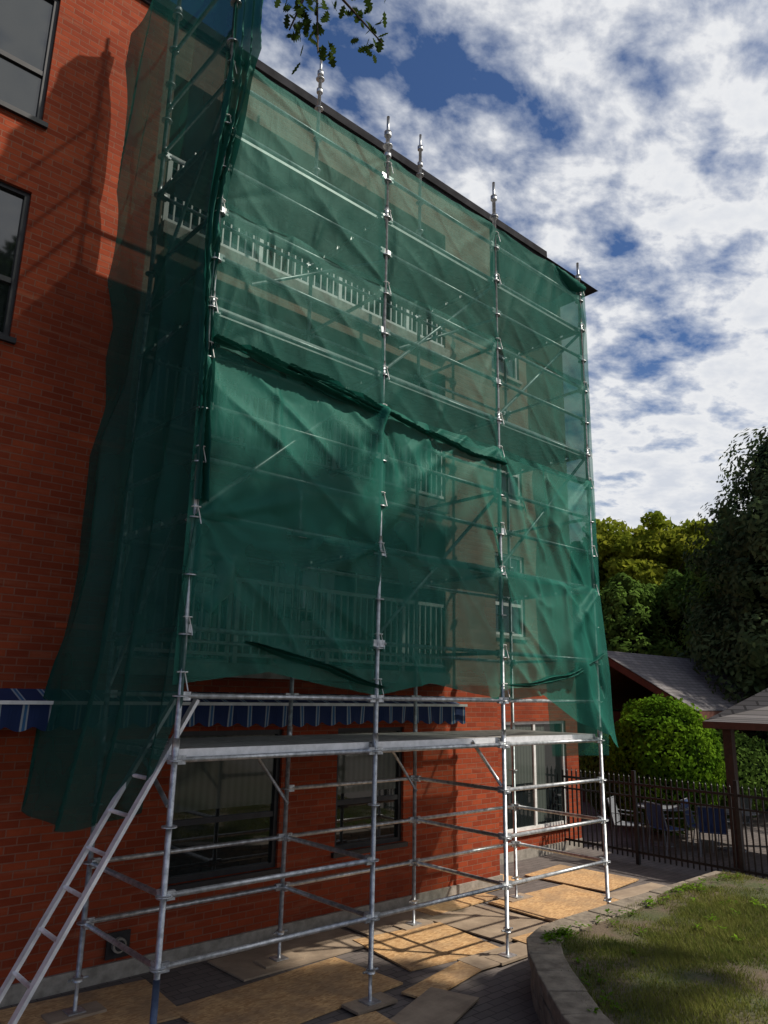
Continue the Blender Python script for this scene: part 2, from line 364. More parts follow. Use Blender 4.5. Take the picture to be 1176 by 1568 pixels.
def ledger(a,b,rr=.0225):
    a=Vector(a);b=Vector(b);d=(b-a).normalized()
    lg.tube(a+d*.07,b-d*.07,rr,0,10)
    for q,s_ in ((a,1),(b,-1)):
        c=q+d*(.055*s_); cp.box(-.035,.035,-.018,.018,-.035,.035,0,Matrix.Translation(c)@Matrix.Rotation(math.atan2(d.y,d.x),4,'Z'))
for z in lev:
    Z=z+H
    for i in range(3):
        if z not in (-1.55,) or i!=1: ledger((FX[i],FY,Z),(FX[i+1],FY,Z))
        if z in (-2.05,-1.55,-.55,-.05,.5,1.45,2.5,3.45,4.5,5.45,6.0): ledger((FX[i],RY,Z),(FX[i+1],RY,Z))
    for x in FX:
        if z in (-2.05,-1.55,-.55,.5,1.45,2.5,3.45,4.5,5.45): ledger((x,FY,Z),(x,RY,Z))
ledger((FX[2],FY,-1.05+H),(FX[3],FY,-1.05+H));ledger((FX[2],FY,-1.05+H),(FX[2],RY,-1.05+H));ledger((FX[1],RY,-1.05+H),(FX[2],RY,-1.05+H))
for z in (2.0,4.0,6.0,6.6,7.4):
    ledger((FX[0],FY,z+H),(FX[0],RY,z+H))
for dz in (-.55,1.45,3.45,5.45):
    for i in range(3):
        for k in range(5):
            y0=FY+.06+k*.272;Z=dz+H
            dk.box(FX[i]+.03,FX[i+1]-.03,y0,y0+.262,Z+.03,Z+.075,0)
            dk.box(FX[i]-.01,FX[i]+.028,y0+.02,y0+.24,Z+.0,Z+.06,1);dk.box(FX[i+1]-.028,FX[i+1]+.01,y0+.02,y0+.24,Z-.0,Z+.06,1)
        dk.box(FX[i]+.03,FX[i+1]-.03,FY+.055,FY+.058,Z-.01,Z+.08,1)
for i,z in ((0,1.45),(2,1.45),(1,3.45),(2,3.45),(1,.5)):
    br.tube((FX[i],FY+.05,z+H+.05),(FX[i+1],FY+.05,z+H+1.95),.021,0,10)
br.tube((FX[2],FY+.05,-1.0+H),(FX[2]-.5,FY+.05,-.5+H),.02,0);br.tube((FX[0],FY+.05,-.9+H),(FX[0],FY+.6,-.55+H),.02,0)
br.tube((FX[0],RY,-.0+H),(FX[0],FY,1.9+H),.02,0);br.tube((FX[0],RY,4.0+H),(FX[0],FY,5.9+H),.02,0)
br.tube((FX[1],FY+.04,4.9+H),(FX[0]+.7,FY+.5,4.2+H),.02,0);br.tube((FX[2],FY+.04,4.9+H),(FX[1]+.7,FY+.5,4.2+H),.02,0)
br.tube((FX[1],RY-.03,-1.2+H),(FX[1]-.6,RY-.03,-.5+H),.018,0);br.tube((FX[2],RY-.03,-1.2+H),(FX[2]-.6,RY-.03,-.5+H),.018,0)
po.obj('posts',[steel],sc);lg.obj('ledgers',[steel],sc);cp.obj('couplers',[steel],sc);jk.obj('base_jacks',[steel,jackblue,plyg],sc);dk.obj('platform_decks',[deckm,alu],sc);br.obj('braces',[steel],sc)
ld=MB();A=Vector((1.69,5.9,.02));Bt=Vector((3.2,5.9,2.72))
for oy in (0,.40):
    o_=Vector((0,oy,0));d=(Bt-A).normalized()
    Mx=Matrix.Translation(A+o_)@d.to_track_quat('Z','Y').to_matrix().to_4x4()
    ld.box(-.035,.035,-.014,.014,0,(Bt-A).length,0,Mx)
Ln=(Bt-A).length;k=.25
while k<Ln-.1:
    q=A+(Bt-A).normalized()*k; ld.tube(q+Vector((0,.01,0)),q+Vector((0,.39,0)),.017,0,8); k+=.305
ld.obj('extension_ladder',[alu])

# ---------------------------------------------------------------- netting
nets=empty('scaffold_netting')
def ridge(v): return (1-abs(math.sin(v)))**1.5*2-1
def interp(x,pts):
    for (a,b),(c,d) in zip(pts,pts[1:]):
        if x<=c: return b+(d-b)*max(0,(x-a)/(c-a))
    return pts[-1][1]
def sheet(name,mat,nu,nv,fn,parent=nets):
    vs=[fn(i/nu,j/nv) for j in range(nv+1) for i in range(nu+1)]
    fs=[(j*(nu+1)+i,j*(nu+1)+i+1,(j+1)*(nu+1)+i+1,(j+1)*(nu+1)+i) for j in range(nv) for i in range(nu)]
    me=bpy.data.meshes.new(name);me.from_pydata(vs,[],fs);me.materials.append(mat);me.polygons.foreach_set('use_smooth',[True]*len(fs))
    o=bpy.data.objects.new(name,me);scene.collection.objects.link(o);o.parent=parent;return o
def sharp(v,w): return math.exp(-(v/w)**2)
CR={}
def creases(seed,bi,z0,z1):
    key=(seed,bi)
    if key not in CR:
        rd=random.Random(int(seed*100+bi));xa,xb=FX[bi],FX[bi+1];L_=[]
        for c in range(13):
            cx=rd.choice([xa,xa,xb,xb,xa+(xb-xa)*rd.uniform(.25,.75)]);top=rd.random()<.72
            ang=rd.uniform(-1.3,1.3)
            if cx==xa: ang=abs(ang)
            elif cx==xb: ang=-abs(ang)
            if rd.random()<.4: ang*=.25
            L_.append((cx,top,ang,rd.uniform(.6,2.0),rd.uniform(.014,.04),rd.uniform(.015,.05)*(1 if rd.random()<.8 else -1)))
        CR[key]=L_
    return CR[key]
def fold(x,z,z0,z1,seed,A=1.0):
    bi=0 if x<FX[1] else (1 if x<FX[2] else 2)
    xa,xb=FX[bi],FX[bi+1];s=min(1,max(0,(x-xa)/(xb-xa)));t=(z-z0)/(z1-z0)
    nz=noise.noise(Vector((x*.9,z*.9,seed*5)));nz2=noise.noise(Vector((x*3.2,z*1.4,seed*7+3)));nz3=noise.noise(Vector((x*.5,z*.5,seed*3+9)))
    nd=noise.noise(Vector(((x+z*1.2)*1.3,(x-z)*.3,seed*2+4)))
    env=min(1,6*s*(1-s))
    d=0
    for cx,top,ang,L1,wd0,am in creases(seed,bi,z0,z1):
        dx=x-cx;dz=(z1-z) if top else (z-z0)
        al=dx*math.sin(ang)+dz*math.cos(ang)
        if al<0 or al>L1: continue
        pe=dx*math.cos(ang)-dz*math.sin(ang)+.10*nz
        tt=al/L1;w_=wd0+.08*tt
        if abs(pe)>3*w_: continue
        d+=am*sharp(pe,w_)*min(1,al/.15)*(1-tt)**.6
    d+=.018*ridge((z1-z)*3.4-2.2*env*.6+1.6*nz+seed)*env*max(0,t)**3
    d+=.016*ridge(x*4.4+seed*2+2.5*nz3+z*.3)*env*(1.1-max(0,t))
    d+=.012*ridge(nd*5)*env
    d+=.035*nz*env+.008*nz2*env+.045*env*math.sin(math.pi*min(1,max(0,t)))
    return d*A
hem=[(2.8,.02),(2.98,.05),(3.8,.17),(4.5,.06),(5.13,-.02),(5.9,.12),(7.13,-.06),(7.9,.02),(8.6,-.3),(9.1,-.5),(9.4,-.75)]
rows=[(0,1.52,1,net_dense,1.45,-.0),(1.44,3.08,2,net_dense,1.25,0.004),(2.98,4.6,3,net_thin,.7,.0),(4.52,6.28,4,net_thin,.55,.004)]
for k,(z0,z1,sd,mt,A,yo) in enumerate(rows):
    def fn(u,v,z0=z0,z1=z1,sd=sd,A=A,yo=yo,k=k):
        x=2.9+u*(9.27-2.9)
        zl=interp(x,hem) if k==0 else z0+.05*noise.noise(Vector((x*1.2,k,0)))
        bi=0 if x<FX[1] else (1 if x<FX[2] else 2)
        s=min(1,max(0,(x-FX[bi])/(FX[bi+1]-FX[bi])))
        zt=z1-.03*4*s*(1-s)*(1+noise.noise(Vector((x,k*3,1))))
        z=zl+(zt-zl)*v
        d=fold(x,z,z0,z1,sd,A)
        if k==0: d+=.07*max(0,1-v*2.2)*ridge(x*3.1+1+z*1.5)+ .18*max(0,(x-8.2))*max(0,1-v)
        near=min(abs(x-q) for q in FX)
        off=.012+.022*min(1,max(0,(near-.02)/.12))
        return (x,FY-off-yo-max(d,-.012),z+H)
    sheet('front_net',mt,300,76,fn)
def roll(name,x0,x1,za,zb_,sag,wd_,sd):
    def fn(u,v):
        x=x0+(x1-x0)*u;z=za+(zb_-za)*u-sag*4*u*(1-u)+.05*noise.noise(Vector((x*1.6,sd,0)))
        wv=wd_*(.35+.9*math.sin(math.pi*u)**.8)*(1+.7*noise.noise(Vector((x*2.2,sd,4))))
        zz=z+(v-.5)*wv
        d=.07+.045*ridge(v*6+3*noise.noise(Vector((x*1.2,sd,2)))+u*2)+.02*noise.noise(Vector((x*7,v*3,sd)))
        return (x,FY-.04-d,zz+H)
    sheet(name,net_roll,110,22,fn)
roll('net_bunch',2.98,5.13,3.12,2.98,-.02,.11,1);roll('net_bunch',3.8,5.13,3.10,2.95,.03,.10,2);roll('net_bunch',5.13,7.13,2.98,2.85,.04,.04,3)
roll('net_bunch',3.5,5.13,.42,.05,-.02,.06,5);roll('net_bunch',7.13,9.2,.12,.6,.12,.06,6)
def fn(u,v):
    z=1.6+v*5.9; a=u
    wdt=.12+.22*max(0,(z-3.5)/4)+.05*noise.noise(Vector((z,2,2)))
    x=2.90+a*wdt; y=FY-.06-.05*ridge(a*9+noise.noise(Vector((z*.8,a*2,9)))*3)-.03*math.sin(z*1.3)
    return (x+.05*math.sin(z*1.1),y,z+H)
sheet('corner_gather',net_roll,24,120,fn)
hemL=[(0,-.1),(.12,-.95),(.5,-1.18),(.8,-1.12),(1,-.98)]
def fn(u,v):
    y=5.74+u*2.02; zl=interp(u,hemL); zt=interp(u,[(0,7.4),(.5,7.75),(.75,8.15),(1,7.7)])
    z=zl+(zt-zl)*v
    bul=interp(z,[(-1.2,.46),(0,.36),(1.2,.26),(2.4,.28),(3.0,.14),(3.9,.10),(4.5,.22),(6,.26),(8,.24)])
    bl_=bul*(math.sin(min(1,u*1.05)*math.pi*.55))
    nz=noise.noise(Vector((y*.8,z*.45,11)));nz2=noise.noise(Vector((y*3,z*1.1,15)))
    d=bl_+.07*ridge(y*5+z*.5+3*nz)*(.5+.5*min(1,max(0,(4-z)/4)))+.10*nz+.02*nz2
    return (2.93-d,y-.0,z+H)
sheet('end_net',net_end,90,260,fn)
def fn(u,v):
    y=5.76+u*1.45; z=.4+v*4.2
    nz=noise.noise(Vector((y*.8,z*.5,31)))
    return (3.03+.06*ridge(y*4+z*.7+3*nz)+.05*nz,y,z+H)
sheet('end_net_inner',net_thin,60,130,fn)
def fn(u,v):
    y=5.76+u*1.1; zl=-.75-.1*u; z=zl+(6.25-zl)*v
    bul=interp(z,[(-.8,.42),(0,.30),(.6,.16),(1.6,.12),(2.6,.22),(3.4,.08),(6.3,.02)])
    nz=noise.noise(Vector((y*.8,z*.5,21)))
    return (9.22+bul*math.sin(min(1,.18+u)*math.pi*.6)+.05*ridge(y*5+z+3*nz),y,z+H)
sheet('return_net',net_thin,60,160,fn)
def fn(u,v):
    x=8.5+.72*u; a=v*6.28; rr=.035+.05*math.sin(u*3)
    return (x,FY-.05+rr*math.cos(a)*1.1,6.22-.1*math.sin(u*2.6)+rr*math.sin(a)+H+.03*noise.noise(Vector((x*9,a,3))))
sheet('top_bundle',net_roll,20,14,fn)
# rope ties holding the net to the posts and ledgers
tb=MB()
for x in FX:
    for z in (.05,.5,1.45,2.0,3.0,3.45,4.5,5.45,6.1):
        for k in range(8):
            a0=6.283*k/8;a1=6.283*(k+1)/8;zz_=z+H+.09
            tb.tube((x+.045*math.cos(a0),FY-.01+.045*math.sin(a0),zz_),(x+.045*math.cos(a1),FY-.01+.045*math.sin(a1),zz_+.004),.006,0,5,None,False)
        tb.tube((x,FY-.055,z+H+.09),(x+.03,FY-.075,z+H-.06),.005,0,5)
tb.obj('rope_ties',[white],nets)

# ---------------------------------------------------------------- plywood
pl=empty('plywood_sheets')
zc_=[.004]
def ply(cx,cy,w_,l_,rot,mt,z=0,tl=0):
    b=MB();Mx=Matrix.Translation((cx,cy,zc_[0]))@Matrix.Rotation(math.radians(rot),4,'Z')@Matrix.Rotation(tl,4,'X')
    zc_[0]+=.0011
    b.box(-w_/2,w_/2,-l_/2,l_/2,0,.018,0,Mx);b.obj('sheet',[mt],pl)
ply(1.2,6.9,2.44,1.22,2,plyg);ply(3.1,7.2,1.35,1.0,-5,osb);ply(5.45,7.38,1.8,.7,1,plyg);ply(3.3,5.95,2.1,1.05,-3,plyg)
ply(4.7,6.4,2.0,1.0,4,osb);ply(7.2,7.5,1.5,.55,-2,plyg);ply(6.75,6.65,1.3,1.1,-7,osb,0,.01)
ply(8.0,6.75,1.05,1.2,3,plyg);ply(9.2,8.1,1.9,.7,2,osb);ply(9.5,6.75,1.7,1.15,-2,osb);ply(8.3,7.62,1.4,.4,3,osb);ply(11.0,7.4,1.1,1.4,5,osb);ply(10.9,6.1,1.3,.9,-3,plyg);ply(8.7,5.85,2.1,.5,-3,osb)
ply(6.1,5.75,1.1,.3,12,osb);ply(5.5,5.3,.9,.5,20,plyg);ply(4.35,5.2,1.3,.95,-6,osb);ply(7.1,5.85,1.0,.35,-3,plyg)

# ---------------------------------------------------------------- retaining wall + lawn
path=[(11.25,-2),(11.25,5.33),(7.3,5.33),(6.9,5.27),(6.6,5.12),(6.3,4.86),(5.95,4.5),(5.6,4.1),(5.24,3.69),(4.95,3.1),(4.75,2.4),(4.6,1.5),(4.5,0),(4.5,-6)]
rt=MB()
def along(pts,step):
    P=[Vector((a,b,0)) for a,b in pts]
    out=[P[0]];need=step
    for a,b in zip(P,P[1:]):
        L_=(b-a).length;pos=0
        while L_-pos>=need:
            pos+=need;out.append(a.lerp(b,pos/L_));need=step
        need-=(L_-pos)
    out.append(P[-1]);return out
for ci,(za,zb_,th,ins,stp) in enumerate(((0,.125,.26,.03,.40),(.129,.25,.26,.03,.37),(.254,.375,.26,.03,.43),(.380,.45,.33,0,.46))):
    Q=along(path,stp)
    for a,b in zip(Q,Q[1:]):
        if (b-a).length<.05: continue
        d=(b-a).normalized();nrm=Vector((d.y,-d.x,0))
        mid=(a+b)/2
        inw=-nrm if ((mid-nrm*.2)-Vector((8.5,2,0))).length<((mid+nrm*.2)-Vector((8.5,2,0))).length else nrm
        j=random.uniform(-.007,.007)
        a2=a+d*.008;b2=b-d*.008
        o1=inw*(ins+j);o2=inw*(ins+th)
        c=[a2+o1,b2+o1,b2+o2,a2+o2];n0=len(rt.v);zt=zb_+random.uniform(-.006,.003)
        for z in (za,zt):
            for q in c: rt.v.append((q.x,q.y,z))
        for q in ((0,3,2,1),(4,5,6,7),(0,1,5,4),(1,2,6,5),(2,3,7,6),(3,0,4,7)):
            rt.f.append(tuple(n0+i for i in q));rt.m.append(0);rt.sm.append(False)
ro=rt.obj('retaining_wall',[block]);bv=ro.modifiers.new('b','BEVEL');bv.width=.012;bv.segments=2
def xl(y):
    pts=[(-8,4.5),(0,4.5),(1.5,4.6),(2.4,4.75),(3.1,4.95),(3.69,5.24),(4.1,5.6),(4.5,5.95),(4.86,6.3),(5.12,6.6),(5.27,7.0)]
    return interp(y,pts)+.2
def gz(x,y):
    return .40+.05*noise.noise(Vector((x*.7,y*.7,0)))+.015*max(0,x-6)+.07*max(0,3.8-y)+.012*noise.noise(Vector((x*4,y*4,0)))
lm=MB();NY=90;NX=70
for j in range(NY+1):
    y=-8+(5.15+8)*j/NY
    for i in range(NX+1):
        a=xl(y);x=a+(11.1-a)*i/NX;lm.v.append((x,y,gz(x,y)))
for j in range(NY):
    for i in range(NX):
        n=j*(NX+1)+i;lm.f.append((n,n+1,n+NX+2,n+NX+1));lm.m.append(0);lm.sm.append(True)
m=M('lawn_ground');t=NT(m);p=t.pos();n=t.noise(p,1.4,5,.65);n2=t.noise(p,30,4,.7)
c=t.mix(t.ramp(n,[(.4,0),(.58,1)]),(.11,.078,.052),(.055,.07,.02));c=t.mix(t.ramp(n2,[(.45,0),(.7,.6)]),c,(.16,.125,.075));t.out(princ(t,c,.95,0,n2,.8,.02))
lawn=empty('lawn');lm.obj('lawn_soil',[m],lawn)
gb=MB()
for _ in range(140000):
    y=random.uniform(1.2,5.12);a=xl(y)+.12;x=random.uniform(a,11.05)
    if x>8 and y<2: continue
    dn=noise.noise(Vector((x*.9,y*.9,5)))+.5*noise.noise(Vector((x*3,y*3,8)))
    edge=min(1,(x-a)/.9)*min(1,(5.2-y)/.35+.3)
    if random.random()>(.65+1.4*dn)*(.25+.75*edge): continue
    h=random.uniform(.02,.06)*(1+.6*dn);th=random.uniform(0,6.28);ln=random.uniform(.2,1.1)*h
    wx=math.cos(th+1.57)*.004;wy=math.sin(th+1.57)*.004;z=gz(x,y)-.003
    gb.v+=[(x-wx,y-wy,z),(x+wx,y+wy,z),(x+math.cos(th)*ln,y+math.sin(th)*ln,z+h)]
    n=len(gb.v);gb.f.append((n-3,n-2,n-1));gb.m.append(0);gb.sm.append(False)
gb.obj('grass',[grassm],lawn)
wdm=MB()
for _ in range(90):
    y=random.choice([random.uniform(4.85,5.05)]*2+[random.uniform(3.6,5)]);x=xl(y)+random.uniform(.1,.5) if random.random()<.4 else random.uniform(7,11)
    z=gz(x,y)
    for k in range(14):
        th=random.uniform(0,6.28);rr=random.uniform(.01,.06);s_=random.uniform(.012,.028)
        c=Vector((x+rr*math.cos(th),y+rr*math.sin(th),z+random.uniform(.01,.07)))
        e=Vector((math.cos(th),math.sin(th),random.uniform(-.2,.6)))*s_;f_=Vector((-math.sin(th),math.cos(th),0))*s_*.6
        wdm.quad(c-e,c+f_,c+e,c-f_)
wdm.obj('weeds',[leaf_hedge],lawn)

# ---------------------------------------------------------------- trees
def leaves_mesh(name,C,Nrm,size,mat,parent=None,aspect=.6):
    n=len(C)
    a=rng.normal(size=(n,3));a-=Nrm*(a*Nrm).sum(1,keepdims=True);a/=np.linalg.norm(a,axis=1,keepdims=True)+1e-9
    b=np.cross(Nrm,a);s=(size*rng.uniform(.6,1.3,n))[:,None]
    V=np.stack([C-a*s,C-b*s*aspect,C+a*s,C+b*s*aspect],1).reshape(-1,3)
    me=bpy.data.meshes.new(name);me.vertices.add(4*n);me.vertices.foreach_set('co',V.ravel())
    me.loops.add(4*n);me.loops.foreach_set('vertex_index',np.arange(4*n));me.polygons.add(n);me.polygons.foreach_set('loop_start',np.arange(0,4*n,4))
    me.update(calc_edges=True);me.validate();me.materials.append(mat)
    o=bpy.data.objects.new(name,me);scene.collection.objects.link(o)
    if parent:o.parent=parent
    return o
def unit(n):
    a=rng.normal(size=(n,3));return a/np.linalg.norm(a,axis=1,keepdims=True)
def cedar(name,x,y,h,rad,n=14000,mat=leaf_cedar,size=.10,lumpa=1.0,nc=150):
    e=empty(name);b=MB();b.tube((x,y,0),(x,y,h*.85),.16,0,8,.03)
    Cs=[];Ns=[];m_=n//nc
    for k in range(nc):
        t_=random.uniform(.02,1)**.85;th=random.uniform(0,6.283)
        prof=math.sin(math.pi*min(1,t_*.84+.16))**.6
        rr=rad*prof*random.uniform(.72,1.0+.22*lumpa)
        c=np.array([x+rr*math.cos(th),y+rr*math.sin(th),t_*h])
        if k%4==0: b.tube((x,y,max(.2,t_*h-.5)),tuple(c),.025,0,4,.008,False)
        cr=random.uniform(.28,.5)*(rad/1.6)**.5*(.6+.5*prof)
        P=unit(m_)*(cr*rng.uniform(.2,1,m_)**.5)[:,None]*np.array([.85,.85,1.25])
        Cs.append(P+c+np.array([0,0,cr*.3]));o_=np.array([math.cos(th),math.sin(th),.6]);N_=P/cr+o_*.8+.5*unit(m_);Ns.append(N_/np.linalg.norm(N_,axis=1,keepdims=True))
    b.obj('trunk',[bark],e)
    leaves_mesh('foliage',np.concatenate(Cs),np.concatenate(Ns),size,mat,e,.5)
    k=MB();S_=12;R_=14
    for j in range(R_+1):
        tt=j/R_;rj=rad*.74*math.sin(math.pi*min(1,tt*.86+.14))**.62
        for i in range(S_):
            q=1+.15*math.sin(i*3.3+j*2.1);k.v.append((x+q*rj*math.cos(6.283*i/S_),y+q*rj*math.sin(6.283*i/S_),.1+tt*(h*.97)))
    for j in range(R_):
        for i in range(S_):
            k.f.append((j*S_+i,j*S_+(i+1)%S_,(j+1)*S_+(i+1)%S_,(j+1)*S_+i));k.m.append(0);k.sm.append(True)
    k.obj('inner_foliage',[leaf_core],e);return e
def spruce(name,x,y,h,rad,mat=leaf_spruce,wh=34):
    e=empty(name);b=MB();b.tube((x,y,0),(x,y,h),.2,0,8,.02);Cs=[];Ns=[]
    for k in range(wh):
        t_=k/wh;z=.6+t_*(h-.7);L0=rad*(1-t_)**.75+.15
        nb=int(12-4*t_)
        for i in range(nb):
            th=random.uniform(0,6.28);L1=L0*random.uniform(.7,1.15)
            a=Vector((x,y,z));d=Vector((math.cos(th),math.sin(th),.0));tip=a+d*L1+Vector((0,0,-.28*L1*(1-t_)+.15*L1*t_))
            b.tube(a,tip,.025,0,4,.005,False)
            m_=int(60*L1)+14
            s=rng.uniform(.12,1,m_)**.8
            P=np.array(a)[None]+(np.array(tip-a))[None]*s[:,None]
            side=np.array([-d.y,d.x,0])[None]*(rng.normal(0,.2,m_)*(1.25-s)*L1**.6)[:,None]
            P=P+side+np.stack([np.zeros(m_),np.zeros(m_),rng.uniform(-.3,.08,m_)-.12*np.sin(s*3.14)],1)
            Cs.append(P);N_=np.array([0,0,1.])[None]*.6+unit(m_);Ns.append(N_/np.linalg.norm(N_,axis=1,keepdims=True))
    b.obj('trunk_and_branches',[bark],e);leaves_mesh('needles',np.concatenate(Cs),np.concatenate(Ns),.13,mat,e,.45);return e
def broadleaf(name,x,y,h,rad,zc,mat,n=16000,size=.16,clumps=60,vs=.8,seed=1):
    rd=random.Random(seed);e=empty(name);b=MB()
    b.tube((x,y,0),(x,y,zc*.6),.28,0,10,.2);Cs=[]
    top=Vector((x,y,zc*.6));b.tube(top,(x+.2,y,zc+rad*vs*.5),.2,0,8,.04)
    for k in range(clumps):
        d=Vector((rd.gauss(0,1),rd.gauss(0,1),rd.gauss(0,1))).normalized()*rd.uniform(.45,1)
        c=Vector((x+d.x*rad,y+d.y*rad,zc+d.z*rad*vs))
        if k<22: b.tube(top+Vector((0,0,(c.z-top.z)*.25)),c,.07,0,6,.015,False)
        m_=n//clumps;cr=rad*rd.uniform(.16,.32)
        P=unit(m_)*(cr*rng.uniform(.3,1,m_)**.5)[:,None]*np.array([1.1,1.1,.75])
        Cs.append(P+np.array(c))
    b.obj('trunk_and_limbs',[bark],e);C=np.concatenate(Cs);Nn=unit(len(C))+np.array([0,0,.5]);Nn/=np.linalg.norm(Nn,axis=1,keepdims=True)
    leaves_mesh('foliage',C,Nn,size,mat,e);return e
def place(u,D): return D*(.668+.744*u),D*(.744-.668*u)
for rf_,D,h,rad in ((.29,29,6.7,1.4),(.325,28,7.1,1.5),(.36,29,6.8,1.5),(.40,28,7.3,1.6),(.44,27,7.6,1.6),(.47,25,8.0,1.7),(.255,30,6.8,1.6),(.22,31,7.0,1.6)):
    x,y=place(rf_,D);cedar('cedar_tree',x,y,h,rad,14000)
for rf_,D,h,rad in ((.57,21.5,10.4,2.3),(.52,24,8.7,1.9),(.62,21,12.2,2.6)):
    x,y=place(rf_,D);cedar('juniper_tree',x,y,h,rad,24000,leaf_spruce,.10,2.4,240)
for rf_,D,h,rad in ((.47,33,11.6,2.5),(.54,27,11.3,2.3)):
    x,y=place(rf_,D);spruce('spruce_tree',x,y,h,rad)
for rf_,D,h,zc,rad,sd in ((.30,36,10,8.8,2.5,1),(.36,35,10,9.0,2.7,2),(.415,35,10,9.2,2.5,3),(.24,38,9,7.6,2.6,4)):
    x,y=place(rf_,D);broadleaf('maple_tree',x,y,h,rad,zc,leaf_yel,12000,.15,60,.85,sd)
def bush(name,x,y,h,rad,mat,n=16000):
    e=empty(name);b=MB();b.tube((x,y,0),(x,y,h*.6),.08,0,8)
    for i in range(6): b.tube((x,y,.4),(x+rad*.5*math.cos(i),y+rad*.5*math.sin(i),h*.7),.03,0,6,.01)
    b.obj('stems',[bark],e)
    d=unit(n);lum=1+.05*np.sin(d[:,0]*9+1)*np.sin(d[:,1]*8)+.05*np.sin(d[:,2]*11+d[:,0]*7)
    rr=rng.uniform(.82,1.03,n)*lum
    C=d*rr[:,None]*np.array([rad,rad,h*.5])+np.array([x,y,h*.5+.1]);Nn=d+.8*unit(n);Nn/=np.linalg.norm(Nn,axis=1,keepdims=True)
    leaves_mesh('foliage',C,Nn,.05,mat,e)
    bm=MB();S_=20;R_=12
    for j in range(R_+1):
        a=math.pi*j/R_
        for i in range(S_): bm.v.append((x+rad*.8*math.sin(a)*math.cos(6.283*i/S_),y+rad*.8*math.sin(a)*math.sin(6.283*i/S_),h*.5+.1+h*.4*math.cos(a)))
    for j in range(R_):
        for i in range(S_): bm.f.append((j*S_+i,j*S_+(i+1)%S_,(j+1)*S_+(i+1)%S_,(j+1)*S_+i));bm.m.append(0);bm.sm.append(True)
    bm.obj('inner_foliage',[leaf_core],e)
x,y=place(.365,17.0);bush('round_hedge_bush',x,y,2.75,1.15,leaf_hedge)
x,y=place(.31,18.5);bush('round_hedge_bush',x,y,1.9,1.0,leaf_cedar,9000)
x,y=place(.44,19);bush('round_hedge_bush',x,y,2.0,1.3,leaf_cedar,9000)

oak=empty('oak_tree');b=MB();tx,ty=-1.5,-5.0
b.tube((tx,ty,0),(tx,ty,6),.35,0,12,.28);b.tube((tx,ty,6),(tx+.3,ty+.3,12),.28,0,10,.08)
pts=[Vector((tx,ty,5.8)),Vector((0,-2,8.4)),Vector((1.4,1.2,9.3)),Vector((2.15,2.9,8.6)),Vector((2.4,3.5,7.75))]
for a_,c_,r1,r2 in zip(pts,pts[1:],(.13,.09,.06,.03),(.09,.06,.03,.012)): b.tube(a_,c_,r1,0,8,r2)
tw=[]
for (a_,c_) in (((2.4,3.5,7.75),(2.3,3.65,7.28)),((2.4,3.5,7.75),(2.46,3.52,7.10)),((2.4,3.5,7.75),(2.85,3.3,7.3)),((2.15,2.9,8.6),(2.75,3.15,7.5))):
    b.tube(a_,c_,.012,0,6,.005);tw.append((Vector(a_),Vector(c_)))
b.obj('trunk_and_branches',[bark],oak)
lf=MB();shape=[(0,0),(.12,.10),(.2,.28),(.32,.14),(.42,.34),(.55,.17),(.66,.36),(.78,.16),(.88,.2),(1,0)]
shape=shape+[(a,-b_) for a,b_ in reversed(shape[1:-1])]
for a_,c_ in tw:
    for k in range(30):
        tt=random.uniform(.35,1.02);q=a_.lerp(c_,tt)+Vector((random.gauss(0,.06),random.gauss(0,.06),random.gauss(0,.04)))
        dr=Vector((random.gauss(0,.6),random.gauss(0,.6),-.7)).normalized();sd=dr.cross(Vector((random.gauss(0,1),random.gauss(0,1),random.gauss(0,1)))).normalized();L1=random.uniform(.07,.11)
        lf.poly([q+dr*(px*L1)+sd*(py*L1) for px,py in shape],0)
lf.obj('drooping_leaves',[leaf_oak],oak)
Cs=[]
for k in range(30):
    c=np.array([tx+random.gauss(0,2),ty+random.gauss(0,2)-.5,10+random.gauss(0,1.5)]);Cs.append(unit(350)*rng.uniform(.3,1,(350,1))*.9+c)
C=np.concatenate(Cs);leaves_mesh('crown',C,unit(len(C)),.12,leaf_oak,oak)
broadleaf('oak_tree',10.5,-2.8,15,3.2,11.5,leaf_oak,7000,.20,40,.9,11)
broadleaf('oak_tree',3.5,-15,22,6.0,15,leaf_oak,14000,.30,70,1.0,12)
broadleaf('oak_tree',-6,-16,20,5.5,13,leaf_oak,9000,.30,50,1.0,13)

# ---------------------------------------------------------------- low house
hs=empty('low_house');b=MB()
x0,x1,yr,ye,yn=17.65,23.5,11.1,8.5,13.7;zr,ze=4.04,2.55
b.quad((x0,ye,ze),(x1,ye,ze),(x1,yr,zr),(x0,yr,zr),0);b.quad((x0,yr,zr),(x1,yr,zr),(x1,yn,ze),(x0,yn,ze),0)
b.obj('roof',[shingle],hs)
b=MB()
b.poly([(x0-.01,ye,ze-.02),(x0-.01,yr,zr-.02),(x0-.01,yn,ze-.02),(x0-.01,yn,ze-.2),(x0-.01,yr,zr-.22),(x0-.01,ye,ze-.2)][::-1],0)
b.box(x0,x1,ye-.02,ye+.0,ze-.2,ze-.015,0)
b.quad((x0,ye+.02,ze-.1),(x1,ye+.02,ze-.1),(x1,yr,zr-.12),(x0,yr,zr-.12),1);b.quad((x0,yn,ze-.1),(x1,yn,ze-.1),(x1,yr,zr-.12),(x0,yr,zr-.12),1)
b.obj('fascia_and_soffit',[redfascia,orangewood],hs)
b=MB();b.box(x0+1.2,x1-.4,ye+.7,yn-.5,0,ze-.1,0)
for yy_ in (ye+.4,yr,yn-.4): b.box(x0+.3,x0+.45,yy_-.08,yy_+.08,0,ze-.05 if yy_!=yr else zr-.25,0)
